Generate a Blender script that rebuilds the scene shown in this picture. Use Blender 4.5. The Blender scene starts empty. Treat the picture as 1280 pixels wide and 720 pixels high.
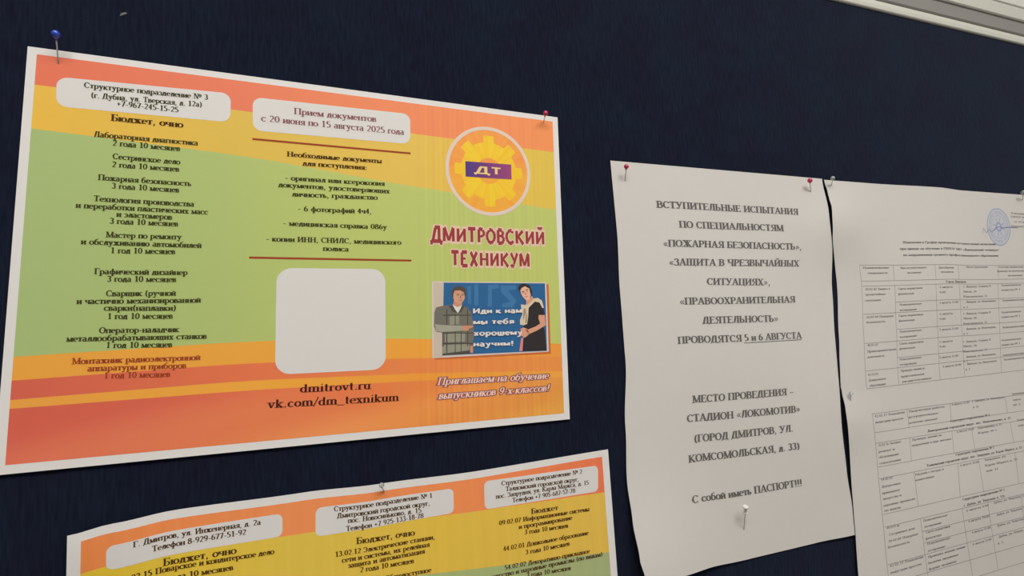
import bpy, math
from mathutils import Matrix, Vector

# ------------------------------------------------------------------ camera, world, lights, exposure
# Board coordinates: X right, Y up along the board (mm), h = height off the cloth towards the viewer (mm)
CAM = (141.662, -157.026, 314.204)
ROT = ((0.93807, -0.03316, 0.34485), (-0.00525, 0.99386, 0.10986), (-0.34637, -0.10486, 0.93222))
TILT = 0.0315                 # the first poster hangs this much off the board's own horizontal
BASE_Z = 1.75
ct, st = math.cos(TILT), math.sin(TILT)


def W(X, Y, h=0.0):
    return Vector(((ct * X + st * Y) * 0.001, -h * 0.001, BASE_Z + (-st * X + ct * Y) * 0.001))


def camera():
    cd = bpy.data.cameras.new('camera')
    cd.sensor_width = 36.0
    cd.lens = 641.139 / 1280.0 * 36.0
    cd.clip_start = 0.01
    cam = bpy.data.objects.new('camera', cd)
    bpy.context.scene.collection.objects.link(cam)
    o = W(0, 0, 0)
    ax = [W(1, 0, 0) - o, W(0, 1, 0) - o, W(0, 0, 1) - o]
    cols = []
    for r in ROT:                       # rows of ROT are the camera axes in board coordinates
        v = ax[0] * r[0] + ax[1] * r[1] + ax[2] * r[2]
        cols.append(v.normalized())
    x, y = cols[0], cols[1]
    z = x.cross(y).normalized()
    y = z.cross(x).normalized()
    m = Matrix((x, y, z)).transposed().to_4x4()
    m.translation = W(*CAM)
    cam.matrix_world = m
    bpy.context.scene.camera = cam


camera()
sc = bpy.context.scene
sc.view_settings.view_transform = 'Standard'
sc.view_settings.look = 'None'
sc.view_settings.gamma = 1.0
sc.view_settings.use_curve_mapping = False
sc.view_settings.exposure = -0.45

world = bpy.data.worlds.new('room_light')
sc.world = world
world.use_nodes = True
bg = world.node_tree.nodes['Background']
bg.inputs['Color'].default_value = (1.0, 0.965, 0.93, 1)
bg.inputs['Strength'].default_value = 0.24


def area(name, loc, rot, sx, sy, power, col):
    ld = bpy.data.lights.new(name, 'AREA')
    ld.shape = 'RECTANGLE'
    ld.size, ld.size_y = sx, sy
    ld.energy = power
    ld.color = col
    o = bpy.data.objects.new(name, ld)
    sc.collection.objects.link(o)
    o.location = loc
    o.rotation_euler = rot
    return o


area('ceiling_lamp_light', (0.25, -0.95, 2.66), (0, 0, 0), 1.5, 0.6, 30.0, (1.0, 0.97, 0.93))
area('side_light', (3.2, -2.2, 1.9), (math.radians(90), 0, math.radians(62)), 1.6, 1.4, 10.0, (0.93, 0.97, 1.0))  # broad cool area light from the front right, no window modelled

# ------------------------------------------------------------------ helpers
def lin(c):
    c = c / 255.0
    return c / 12.92 if c <= 0.04045 else ((c + 0.055) / 1.055) ** 2.4


def ink(r, g, b, k=1.15):
    """Albedo of a printed colour as it shows on paper in the room's light."""
    return (min(lin(r) * k, 0.93), min(lin(g) * k, 0.93), min(lin(b) * k, 0.93), 1.0)


MATS = {}


def mat(name, col, rough=0.7, spec=0.2, metal=0.0, noise=0.0, scale=800.0, attr=None):
    if name in MATS:
        return MATS[name]
    m = bpy.data.materials.new(name)
    m.use_nodes = True
    nt = m.node_tree
    b = nt.nodes['Principled BSDF']
    b.inputs['Roughness'].default_value = rough
    b.inputs['Specular IOR Level'].default_value = spec
    b.inputs['Metallic'].default_value = metal
    b.inputs['Base Color'].default_value = col
    src = None
    if attr:
        a = nt.nodes.new('ShaderNodeAttribute')
        a.attribute_name = attr
        src = a.outputs['Color']
    if noise > 0:
        tc = nt.nodes.new('ShaderNodeTexCoord')
        n = nt.nodes.new('ShaderNodeTexNoise')
        n.inputs['Scale'].default_value = scale
        n.inputs['Detail'].default_value = 3
        nt.links.new(tc.outputs['Object'], n.inputs['Vector'])
        mr = nt.nodes.new('ShaderNodeMapRange')
        mr.inputs['To Min'].default_value = 1 - noise
        mr.inputs['To Max'].default_value = 1 + noise
        nt.links.new(n.outputs['Fac'], mr.inputs['Value'])
        mx = nt.nodes.new('ShaderNodeVectorMath')
        mx.operation = 'SCALE'
        mx.inputs[0].default_value = col[:3]
        if src:
            nt.links.new(src, mx.inputs[0])
        nt.links.new(mr.outputs['Result'], mx.inputs['Scale'])
        nt.links.new(mx.outputs['Vector'], b.inputs['Base Color'])
    elif src:
        nt.links.new(src, b.inputs['Base Color'])
    MATS[name] = m
    return m


def link(name, verts, faces, m, parent=None, smooth=False, cols=None):
    me = bpy.data.meshes.new(name)
    me.from_pydata([tuple(v) for v in verts], [], faces)
    me.materials.append(m)
    if cols:
        a = me.color_attributes.new('ink', 'FLOAT_COLOR', 'POINT')
        for i, c in enumerate(cols):
            a.data[i].color = c
    if smooth:
        me.polygons.foreach_set('use_smooth', [True] * len(me.polygons))
    me.update()
    o = bpy.data.objects.new(name, me)
    sc.collection.objects.link(o)
    if parent:
        o.parent = parent
        o.matrix_parent_inverse = parent.matrix_world.inverted()
    return o


def tag(o, label, cat, group=None):
    o['label'] = label
    o['category'] = cat
    if group:
        o['group'] = group
    return o


def box(x0, x1, y0, y1, z0, z1):
    v = [(x, y, z) for x in (x0, x1) for y in (y0, y1) for z in (z0, z1)]
    f = [(0, 1, 3, 2), (4, 6, 7, 5), (0, 4, 5, 1), (2, 3, 7, 6), (0, 2, 6, 4), (1, 5, 7, 3)]
    return v, f


# ------------------------------------------------------------------ the room
def structure(name, x0, x1, y0, y1, z0, z1, m):
    o = link(name, *box(x0, x1, y0, y1, z0, z1), m)
    o['kind'] = 'structure'
    return o


WALL = mat('wall_paint', (0.62, 0.61, 0.54, 1), 0.8, 0.15, noise=0.02, scale=60)
structure('wall_back', -2.6, 3.6, 0.022, 0.12, 0.0, 2.7, WALL)
structure('ceiling', -2.6, 3.6, -3.2, 0.12, 2.7, 2.78, mat('ceiling_paint', (0.8, 0.79, 0.76, 1), 0.9, 0.1))
structure('floor', -2.6, 3.6, -3.2, 0.12, -0.1, 0.0, mat('floor_linoleum', (0.42, 0.36, 0.30, 1), 0.5, 0.3, noise=0.15, scale=25))
structure('baseboard_back', -2.6, 3.6, 0.004, 0.022, 0.0, 0.09, mat('baseboard_paint', (0.55, 0.52, 0.47, 1), 0.5))
lampm = bpy.data.materials.new('lamp_diffuser')
lampm.use_nodes = True
lb = lampm.node_tree.nodes['Principled BSDF']
lb.inputs['Emission Color'].default_value = (1, 0.97, 0.93, 1)
lb.inputs['Emission Strength'].default_value = 4.0
lamp = link('ceiling_lamp', *box(-0.52, 1.02, -1.27, -0.63, 2.675, 2.70), mat('lamp_housing', (0.8, 0.8, 0.8, 1), 0.4))
tag(lamp, 'white rectangular ceiling lamp in front of the notice board', 'lamp')
link('diffuser', *box(-0.50, 1.00, -1.25, -0.65, 2.668, 2.6745), lampm, lamp)


# profile swept along world x, straight above the board's cloth
def profile(name, pts, x0, x1, m, parent=None, closed=True):
    """pts = (z above the cloth's top edge, height off the cloth) in mm."""
    v, f = [], []
    n = len(pts)
    for x in (x0, x1):
        for (z, h) in pts:
            v.append((x, -h * 0.001, TOPZ + z * 0.001))
    for i in range(n):
        j = (i + 1) % n
        f.append((i, j, n + j, n + i))
    f.append(tuple(range(n)))
    f.append(tuple(reversed(range(n, 2 * n))))
    return link(name, v, f, m, parent)


BX0, BX1 = -0.62, 1.55           # board extent (m, world)
TOPZ = W(586.8, 150.4)[2]        # upper edge of the visible cloth
BOTZ = TOPZ - 1.02

cloth = bpy.data.materials.new('navy_cloth')
cloth.use_nodes = True
nt = cloth.node_tree
b = nt.nodes['Principled BSDF']
b.inputs['Roughness'].default_value = 1.0
b.inputs['Specular IOR Level'].default_value = 0.04
b.inputs['Sheen Weight'].default_value = 0.11
b.inputs['Sheen Roughness'].default_value = 0.5
b.inputs['Sheen Tint'].default_value = (0.45, 0.6, 0.8, 1)
tc = nt.nodes.new('ShaderNodeTexCoord')
mp = nt.nodes.new('ShaderNodeMapping')
mp.inputs['Scale'].default_value = (1.0, 1.0, 0.12)
nt.links.new(tc.outputs['Object'], mp.inputs['Vector'])
n1 = nt.nodes.new('ShaderNodeTexNoise')           # fine upright ribs of the fabric
n1.inputs['Scale'].default_value = 700
n1.inputs['Detail'].default_value = 4
nt.links.new(mp.outputs['Vector'], n1.inputs['Vector'])
n2 = nt.nodes.new('ShaderNodeTexNoise')           # faded patches
n2.inputs['Scale'].default_value = 26
n2.inputs['Detail'].default_value = 5
nt.links.new(tc.outputs['Object'], n2.inputs['Vector'])
r1 = nt.nodes.new('ShaderNodeValToRGB')
r1.color_ramp.elements[0].position = 0.3
r1.color_ramp.elements[0].color = (0.0084, 0.0085, 0.0200, 1)
r1.color_ramp.elements[1].position = 0.7
r1.color_ramp.elements[1].color = (0.0078, 0.0128, 0.0255, 1)
nt.links.new(n2.outputs['Fac'], r1.inputs['Fac'])
mr = nt.nodes.new('ShaderNodeMapRange')
mr.inputs['From Min'].default_value = 0.3
mr.inputs['From Max'].default_value = 0.7
mr.inputs['To Min'].default_value = 0.70
mr.inputs['To Max'].default_value = 1.30
nt.links.new(n1.outputs['Fac'], mr.inputs['Value'])
mx = nt.nodes.new('ShaderNodeVectorMath')
mx.operation = 'SCALE'
nt.links.new(r1.outputs['Color'], mx.inputs[0])
nt.links.new(mr.outputs['Result'], mx.inputs['Scale'])
nt.links.new(mx.outputs['Vector'], b.inputs['Base Color'])
bp = nt.nodes.new('ShaderNodeBump')
bp.inputs['Strength'].default_value = 0.35
bp.inputs['Distance'].default_value = 0.0005
nt.links.new(n1.outputs['Fac'], bp.inputs['Height'])
nt.links.new(bp.outputs['Normal'], b.inputs['Normal'])

board = link('notice_board', *box(BX0, BX1, 0.0, 0.020, BOTZ, TOPZ + 0.004), cloth)
tag(board, 'large notice board covered in dark navy ribbed cloth behind all the papers', 'notice board')
FR = mat('frame_white', (0.66, 0.655, 0.58, 1), 0.35, 0.4)
profile('frame_rail', [(0, -20), (0, 0.0), (0.3, 1.5), (1.2, 2.2), (4.5, 2.7), (8.4, 2.5), (9.4, 1.8), (9.8, 0.5), (9.8, -20)], BX0 - 0.01, BX1 + 0.01, FR, board)['label'] = 'white rounded top rail of the board'
low = link('frame_rail', *box(BX0 - 0.01, BX1 + 0.01, -0.007, 0.020, BOTZ - 0.01, BOTZ), FR, board)
for xa, xb in ((BX0 - 0.01, BX0), (BX1, BX1 + 0.01)):
    link('frame_stile', *box(xa, xb, -0.007, 0.020, BOTZ, TOPZ), FR, board)
link('lint_speck', *[[W(-0.5 + a, b_, 0.3) for a, b_ in ((39.0, 24.3), (42.2, 26.3), (41.8, 27.1), (39.6, 26.2))], [(0, 1, 2, 3)]], mat('lint', (0.16, 0.17, 0.17, 1), 1.0), board)

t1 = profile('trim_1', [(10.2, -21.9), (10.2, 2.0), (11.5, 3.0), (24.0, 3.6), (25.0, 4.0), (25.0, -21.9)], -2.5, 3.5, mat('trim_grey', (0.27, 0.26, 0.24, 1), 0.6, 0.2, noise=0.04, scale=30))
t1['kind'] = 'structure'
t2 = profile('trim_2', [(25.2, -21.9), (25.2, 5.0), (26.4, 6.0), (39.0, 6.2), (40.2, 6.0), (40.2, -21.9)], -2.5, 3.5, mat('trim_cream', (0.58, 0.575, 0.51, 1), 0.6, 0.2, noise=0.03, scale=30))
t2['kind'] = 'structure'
t3 = profile('trim_3', [(40.4, -21.9), (40.4, 6.4), (41.4, 7.2), (90, 7.2), (91, 6), (91, -21.9)], -2.5, 3.5, mat('trim_pale', (0.66, 0.65, 0.58, 1), 0.6, 0.2, noise=0.02, scale=30))
t3['kind'] = 'structure'

# ------------------------------------------------------------------ curved sheets of paper
def soft(t, x):
    if not t:
        return 0.0
    if x <= t[0][0]:
        return t[0][1]
    for a, b_ in zip(t, t[1:]):
        if x <= b_[0]:
            k = (x - a[0]) / (b_[0] - a[0])
            k = k * k * (3 - 2 * k)
            return a[1] + (b_[1] - a[1]) * k
    return t[-1][1]


def gs(u, v, cu, cv, su, sv):
    return math.exp(-((u - cu) / su) ** 2 - ((v - cv) / sv) ** 2)


class Sheet:
    """u right, v down the page (mm). Corners and edge waviness as the page hangs, lift() = distance off the cloth."""
    def __init__(s, q, w, h, lift, dL=(), dR=(), dT=(), dB=()):
        s.q, s.w, s.h, s.lift, s.dL, s.dR, s.dT, s.dB = q, w, h, lift, dL, dR, dT, dB

    def at(s, u, v, lvl=0.0):
        a, t = u / s.w, v / s.h
        (x0, y0), (x1, y1), (x2, y2), (x3, y3) = s.q
        X = (x0 * (1 - a) + x1 * a) * (1 - t) + (x3 * (1 - a) + x2 * a) * t + soft(s.dL, v) * (1 - a) + soft(s.dR, v) * a
        Y = (y0 * (1 - a) + y1 * a) * (1 - t) + (y3 * (1 - a) + y2 * a) * t + soft(s.dT, u) * (1 - t) + soft(s.dB, u) * t
        h = s.lift(u, v) + lvl * 0.05
        k = h / CAM[2]          # a lifted point lies nearer: measured position is corrected for its height
        return W(X + (CAM[0] - X) * k, Y + (CAM[1] - Y) * k, h)

    def build(s, name, m, step=4.0, parent=None):
        nu, nv = int(s.w / step), int(s.h / step)
        v, f = [], []
        for side in (0, -2.4):
            for j in range(nv + 1):
                for i in range(nu + 1):
                    v.append(s.at(s.w * i / nu, s.h * j / nv, side))
        n = (nu + 1) * (nv + 1)
        k = nu + 1
        for j in range(nv):
            for i in range(nu):
                a = j * k + i
                f.append((a, a + k, a + k + 1, a + 1))
                f.append((n + a, n + a + 1, n + a + k + 1, n + a + k))
        rim = [i for i in range(nu)] + [j * k + nu for j in range(nv)] + [nv * k + i for i in range(nu, 0, -1)] + [j * k for j in range(nv, 0, -1)]
        for a, b_ in zip(rim, rim[1:] + rim[:1]):
            f.append((a, b_, n + b_, n + a))
        return link(name, v, f, m, parent)

    def strip(s, name, top, bot, u0, u1, lvl, m, parent, su=4.0, sv=6.0, color=None):
        """area between the curves v=top(u) and v=bot(u)"""
        nu = max(1, int(math.ceil((u1 - u0) / su)))
        nv = max(1, int(math.ceil((bot((u0 + u1) / 2) - top((u0 + u1) / 2)) / sv)))
        v, f, c = [], [], []
        for i in range(nu + 1):
            u = u0 + (u1 - u0) * i / nu
            for j in range(nv + 1):
                q = top(u) + (bot(u) - top(u)) * j / nv
                v.append(s.at(u, q, lvl))
                if color:
                    c.append(color(u, q))
        for i in range(nu):
            for j in range(nv):
                a = i * (nv + 1) + j
                f.append((a, a + 1, a + nv + 2, a + nv + 1))
        return link(name, v, f, m, parent, cols=c or None)

    def poly(s, name, pts, lvl, m, parent):
        return link(name, [s.at(u, v, lvl) for u, v in pts], [tuple(range(len(pts) - 1, -1, -1))], m, parent)

    def plaque(s, name, q, r, lvl, m, parent, step=3.0):
        """rounded quadrilateral panel, q = four corners TL TR BR BL (u,v)"""
        (a0, b0), (a1, b1), (a2, b2), (a3, b3) = q
        w = (a1 - a0 + a2 - a3) / 2
        h = (b3 - b0 + b2 - b1) / 2
        xs = sorted(set([r * (1 - math.cos(math.radians(t))) for t in range(0, 91, 10)] + [w - r * (1 - math.cos(math.radians(t))) for t in range(0, 91, 10)] + [r + (w - 2 * r) * i / max(1, int(w / step)) for i in range(int(w / step) + 1)]))
        v, f = [], []
        nv = max(2, int(h / 5))
        for x in xs:
            d = r - x if x < r else (x - (w - r) if x > w - r else 0)
            e = r - math.sqrt(max(0, r * r - d * d))
            for j in range(nv + 1):
                y = e + (h - 2 * e) * j / nv
                p, t = x / w, y / h
                u_ = (a0 * (1 - p) + a1 * p) * (1 - t) + (a3 * (1 - p) + a2 * p) * t
                v_ = (b0 * (1 - p) + b1 * p) * (1 - t) + (b3 * (1 - p) + b2 * p) * t
                v.append(s.at(u_, v_, lvl))
        for i in range(len(xs) - 1):
            for j in range(nv):
                a = i * (nv + 1) + j
                f.append((a, a + 1, a + nv + 2, a + nv + 1))
        return link(name, v, f, m, parent)


# ------------------------------------------------------------------ a small serif letter set drawn as pen strokes
# unit = cap height; l = line, a = arc (cx cy rx ry from to), s = serif (x y), t = small tick down/up (x y dir)
SER = {}
def G(ch, w, spec):
    SER[ch] = (w, [[float(n) if k else n for k, n in enumerate(p.split())] for p in spec.split(';') if p.strip()])
G('А', .76, 'l .37 1 .08 0;l .37 1 .65 0;l .2 .34 .54 .34;s .08 0;s .65 0')
G('Б', .66, 'l .15 1 .15 0;l .15 .97 .55 .97;l .15 .54 .34 .54;l .15 .03 .34 .03;a .34 .285 .22 .255 90 -90;s .15 0;s .15 1;t .56 .97 -1')
G('В', .68, 'l .15 1 .15 0;l .15 .97 .34 .97;a .33 .755 .2 .215 90 -90;l .15 .54 .34 .54;a .34 .285 .24 .255 90 -90;l .15 .03 .34 .03;s .12 0;s .12 1')
G('Г', .58, 'l .15 1 .15 0;l .15 .97 .53 .97;s .15 0;s .15 1;t .54 .97 -1')
G('Д', .78, 'l .32 .97 .15 .04;l .58 1 .58 .03;l .28 .97 .66 .97;l .04 .04 .74 .04;t .05 .04 -1;t .73 .04 -1')
G('Е', .66, 'l .15 1 .15 0;l .15 .97 .56 .97;l .15 .52 .45 .52;l .15 .03 .58 .03;s .15 0;s .15 1;t .57 .97 -1;t .59 .03 1;t .45 .6 -.7')
G('Ж', 1.02, 'l .51 1 .51 0;l .14 .98 .46 .5;l .88 .98 .56 .5;l .46 .52 .1 0;l .56 .52 .92 0;s .51 0;s .51 1;s .1 0;s .92 0;s .14 1;s .88 1')
G('З', .58, 'a .27 .755 .19 .215 150 -90;a .27 .285 .24 .255 90 -150;t .07 .95 -1')
G('И', .80, 'l .16 1 .16 0;l .64 1 .64 0;l .16 .08 .64 .92;s .16 0;s .16 1;s .64 0;s .64 1')
G('Й', .80, 'l .16 1 .16 0;l .64 1 .64 0;l .16 .08 .64 .92;s .16 0;s .16 1;s .64 0;s .64 1;a .4 1.24 .15 .12 180 360')
G('К', .76, 'l .15 1 .15 0;l .64 .97 .22 .5;l .26 .56 .66 0;s .15 0;s .15 1;s .64 1;s .67 0')
G('Л', .74, 'l .32 1 .2 .2;a .1 .14 .1 .12 10 -120;l .58 1 .58 0;l .26 .97 .64 .97;s .58 0;s .58 1')
G('М', .94, 'l .13 1 .13 0 .09;l .15 1 .46 .06;l .46 .06 .79 1;l .79 1 .79 0;s .13 0;s .13 1;s .79 0;s .79 1')
G('Н', .80, 'l .16 1 .16 0;l .64 1 .64 0;l .16 .51 .64 .51;s .16 0;s .16 1;s .64 0;s .64 1')
G('О', .76, 'a .38 .5 .30 .47 0 360')
G('П', .80, 'l .16 1 .16 0;l .64 1 .64 0;l .16 .97 .64 .97;s .16 0;s .16 1;s .64 0;s .64 1')
G('Р', .64, 'l .15 1 .15 0;l .15 .97 .34 .97;a .33 .715 .22 .255 90 -90;l .15 .46 .34 .46;s .15 0;s .15 1')
G('С', .70, 'a .38 .5 .30 .47 42 318;t .62 .92 -1')
G('Т', .68, 'l .34 1 .34 0;l .06 .97 .62 .97;t .06 .97 -1;t .62 .97 -1;s .34 0')
G('У', .74, 'l .12 1 .42 .34;l .64 1 .34 .16;a .22 .16 .12 .13 -10 -170;s .12 1;s .64 1')
G('Ф', .84, 'l .42 1 .42 0;a .42 .5 .33 .3 0 360;s .42 0;s .42 1')
G('Х', .76, 'l .14 1 .62 0;l .62 1 .14 0;s .14 0;s .14 1;s .62 0;s .62 1')
G('Ц', .80, 'l .16 1 .16 0;l .62 1 .62 0;l .16 .03 .74 .03;t .74 .03 -1;s .16 1;s .62 1')
G('Ч', .76, 'l .14 1 .14 .6;a .32 .62 .18 .16 180 290;l .32 .46 .6 .5;l .6 1 .6 0;s .14 1;s .6 1;s .6 0')
G('Ш', 1.08, 'l .16 1 .16 0;l .54 1 .54 0;l .92 1 .92 0;l .16 .03 .92 .03;s .16 1;s .54 1;s .92 1')
G('Щ', 1.12, 'l .16 1 .16 0;l .53 1 .53 0;l .9 1 .9 0;l .16 .03 1.04 .03;t 1.04 .03 -1;s .16 1;s .53 1;s .9 1')
G('Ъ', .76, 'l .26 1 .26 0;l .04 .97 .26 .97;l .26 .53 .42 .53;l .26 .03 .42 .03;a .42 .28 .22 .25 90 -90;t .04 .97 -1')
G('Ь', .66, 'l .15 1 .15 0;l .15 .53 .32 .53;l .15 .03 .32 .03;a .32 .28 .22 .25 90 -90;s .15 1')
G('Ы', .92, 'l .15 1 .15 0;l .15 .53 .3 .53;l .15 .03 .3 .03;a .3 .28 .2 .25 90 -90;s .15 1;l .76 1 .76 0;s .76 0;s .76 1')
G('Э', .70, 'a .3 .5 .30 .47 138 -138;l .28 .51 .58 .51;t .07 .92 -1')
G('Ю', 1.06, 'l .15 1 .15 0;l .15 .51 .4 .51;a .68 .5 .28 .47 0 360;s .15 0;s .15 1')
G('Я', .72, 'l .58 1 .58 0;l .38 .97 .58 .97;a .38 .72 .22 .25 90 270;l .38 .47 .58 .47;l .38 .47 .12 0;s .58 0;s .58 1;s .12 0')
G('0', .56, 'a .28 .5 .2 .47 0 360')
G('1', .56, 'l .3 1 .3 0;l .12 .84 .3 .97;s .3 0')
G('2', .56, 'a .27 .72 .18 .25 160 -30;l .44 .6 .1 .06;l .08 .05 .48 .05')
G('3', .56, 'a .25 .76 .17 .21 150 -90;a .25 .285 .2 .255 90 -150')
G('4', .56, 'l .36 1 .36 0;l .36 .97 .06 .3;l .06 .3 .5 .3')
G('5', .56, 'l .14 .97 .46 .97;l .15 .97 .13 .56;a .25 .31 .21 .28 125 -140')
G('6', .56, 'a .28 .3 .19 .27 0 360;a .42 .36 .33 .6 165 95')
G('7', .56, 'l .08 .95 .48 .95;l .47 .95 .2 0 .15;t .08 .95 -1')
G('8', .56, 'a .28 .75 .16 .21 0 360;a .28 .28 .2 .26 0 360')
G('9', .56, 'a .28 .7 .19 .27 0 360;a .14 .64 .33 .6 -15 -85')
G('.', .3, 'l .1 .07 .2 .07 .14')
G(',', .3, 'l .1 .07 .2 .07 .14;l .19 .06 .1 -.17')
G(':', .32, 'l .1 .07 .22 .07 .14;l .1 .5 .22 .5 .14')
G('-', .4, 'l .06 .34 .34 .34 .09')
G('–', .6, 'l .04 .32 .56 .32 .07')
G('_', .6, 'l .0 -.1 .6 -.1 .07')
G('+', .62, 'l .08 .4 .54 .4 .1;l .31 .66 .31 .14 .12')
G('/', .4, 'l .38 1.05 .02 -.1')
G('(', .4, 'a .42 .42 .28 .62 118 242')
G(')', .4, 'a -.02 .42 .28 .62 62 -62')
G('«', .54, 'l .26 .62 .08 .38 .07;l .08 .38 .26 .12 .07;l .46 .62 .28 .38 .07;l .28 .38 .46 .12 .07')
G('»', .54, 'l .08 .62 .26 .38 .07;l .26 .38 .08 .12 .07;l .28 .62 .46 .38 .07;l .46 .38 .28 .12 .07')
G('!', .34, 'l .17 1 .17 .28;l .12 .07 .22 .07 .14')
G('№', 1.1, 'l .14 1 .14 0 .08;l .14 1 .6 0;l .6 1 .6 0 .08;s .14 0;s .14 1;s .6 1;a .88 .68 .13 .2 0 360;l .74 .38 1.02 .38')
# small letters with a form of their own
G('а', .52, 'a .22 .5 .15 .16 150 0;l .37 .5 .37 .06;l .37 .04 .48 .03;a .22 .2 .15 .18 60 320')
G('б', .56, 'a .27 .32 .2 .3 0 360;l .08 .4 .12 .7;a .36 .68 .25 .24 170 100;l .3 .92 .46 1.02')
G('е', .52, 'a .27 .33 .2 .3 0 310;l .08 .36 .46 .36')
G('р', .58, 'l .13 .64 .13 -.3;a .3 .33 .2 .3 120 -120;s .13 -.3;t .06 .66 .2')
G('у', .56, 'l .09 .66 .3 .12;l .46 .66 .24 -.14;a .15 -.14 .1 .12 -10 -170;s .1 .66;s .47 .66')
G('ф', .74, 'l .37 .98 .37 -.3;a .37 .33 .28 .3 0 360;s .37 -.3')
G('d', .58, 'a .26 .33 .19 .3 40 320;l .43 1 .43 0;s .49 0;t .37 1 -.1')
G('m', .9, 'l .14 .66 .14 0;l .45 .52 .45 0;l .76 .52 .76 0;a .3 .5 .15 .15 160 0;a .61 .5 .15 .15 160 0;s .14 0;s .45 0;s .76 0')
G('n', .62, 'l .14 .66 .14 0;l .47 .5 .47 0;a .31 .48 .16 .17 160 0;s .14 0;s .47 0')
G('i', .32, 'l .16 .66 .16 0;s .16 0;l .11 .88 .21 .88 .14')
G('t', .38, 'l .17 .9 .17 .12;l .04 .64 .34 .64;a .26 .13 .09 .11 180 300')
G('r', .44, 'l .14 .66 .14 0;a .32 .48 .18 .16 160 50;s .14 0')
G('o', .56, 'a .28 .33 .2 .3 0 360')
G('v', .56, 'l .1 .66 .28 .02;l .48 .66 .28 .02;s .1 .66;s .48 .66')
G('u', .6, 'l .14 .66 .14 .18;a .29 .18 .15 .15 180 350;l .46 .66 .46 0;s .11 .66;s .43 .66;s .5 0')
G('k', .6, 'l .14 1 .14 0;l .46 .64 .18 .3;l .22 .38 .5 0;s .14 0;s .5 0;s .46 .66')
G('c', .5, 'a .27 .33 .19 .3 45 315')
G('e', .52, 'a .27 .33 .2 .3 0 310;l .08 .36 .46 .36')
G('x', .56, 'l .1 .66 .46 0;l .46 .66 .1 0;s .1 0;s .1 .66;s .46 .66;s .46 0')


def pen(quads, ch, ox, T, t, grow=0.0, plain=False):
    """append the strokes of one letter (list of 4-point outlines), return its advance"""
    if ch == ' ':
        return .34
    sx = sy = 1.0
    if ch not in SER:
        up = ch.upper()
        if up not in SER:
            return .4
        w, prims = SER[up]
        sx, sy = .72, .66
    else:
        w, prims = SER[ch]

    def seg(x0, y0, x1, y1, w0, w1):
        dx, dy = x1 - x0, y1 - y0
        n = math.hypot(dx, dy) or 1
        dx, dy = dx / n, dy / n
        w0 += grow
        w1 += grow
        x0 -= dx * grow * .5; y0 -= dy * grow * .5; x1 += dx * grow * .5; y1 += dy * grow * .5
        px, py = -dy / 2, dx / 2
        quads.append([(ox + x0 + px * w0, y0 + py * w0), (ox + x0 - px * w0, y0 - py * w0), (ox + x1 - px * w1, y1 - py * w1), (ox + x1 + px * w1, y1 + py * w1)])
    for p in prims:
        k = p[0]
        if k == 'l':
            x0, y0, x1, y1 = p[1] * sx, p[2] * sy, p[3] * sx, p[4] * sy
            if y1 > y0:
                x0, y0, x1, y1 = x1, y1, x0, y0
            n = math.hypot(x1 - x0, y1 - y0) or 1
            s_ = abs(y1 - y0) / n
            wd = t + (T - t) * s_
            if s_ < .98 and s_ > .1:
                wd = t if plain else (T * .95 if x1 > x0 else t * 1.3)
            if len(p) > 5 and not (plain and ch in 'Мм'):
                wd = p[5] * T / .16
            seg(x0, y0, x1, y1, wd, wd)
        elif k == 'a':
            cx, cy, rx, ry, a0, a1 = p[1] * sx, p[2] * sy, p[3] * sx, p[4] * sy, p[5], p[6]
            N = max(3, int(abs(a1 - a0) / 26))
            pr = None
            for i in range(N + 1):
                a = math.radians(a0 + (a1 - a0) * i / N)
                wd = t + (T - t) * abs(math.cos(a)) ** 1.3
                c = (cx + rx * math.cos(a), cy + ry * math.sin(a), wd)
                if pr:
                    seg(pr[0], pr[1], c[0], c[1], pr[2], c[2])
                pr = c
        elif plain and (k == 's' or (k == 't' and not (p[3] < 0 and p[2] < .1))):
            continue
        elif k == 's':
            x, y = p[1] * sx, p[2] * sy
            hw = .13 * (sx if sx < 1 else 1) + T * .25
            e = t * .45 if y < .1 else -t * .45
            seg(x - hw, y + e, x + hw, y + e, t * .9, t * .9)
        elif k == 't':
            x, y, d = p[1] * sx, p[2] * sy, p[3]
            seg(x, y, x, y + .2 * d * sy, t * 1.4, t * .7)
    return w * sx


def write(sheet, text, uL, vL, uR, vR, cap, lvl, T=.17, t=.07, slant=0.0, grow=0.0, yc=.33):
    """-> verts, faces of one written line whose middle height runs from (uL,vL) to (uR,vR)"""
    quads = []
    x = 0
    for ch in text:
        x += pen(quads, ch, x, T, t, grow)
    total = max(x - .04, .1)
    v, f = [], []
    du, dv = uR - uL, vR - vL
    n = math.hypot(du, dv)
    ex, ey = du / total, dv / total
    nx, ny = -dv / n * cap, du / n * cap      # 'down' unit in page mm
    for n_, q in enumerate(quads):     # strokes lie a few microns apart so that crossing ones stay clean
        b_ = len(v)
        for (px, py) in q:
            X = px + slant * py
            Y = yc - py
            v.append(sheet.at(uL + ex * X + nx * Y, vL + ey * X + ny * Y, lvl + (n_ % 6) * .09))
        f.append((b_, b_ + 1, b_ + 2, b_ + 3))
    return v, f


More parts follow.
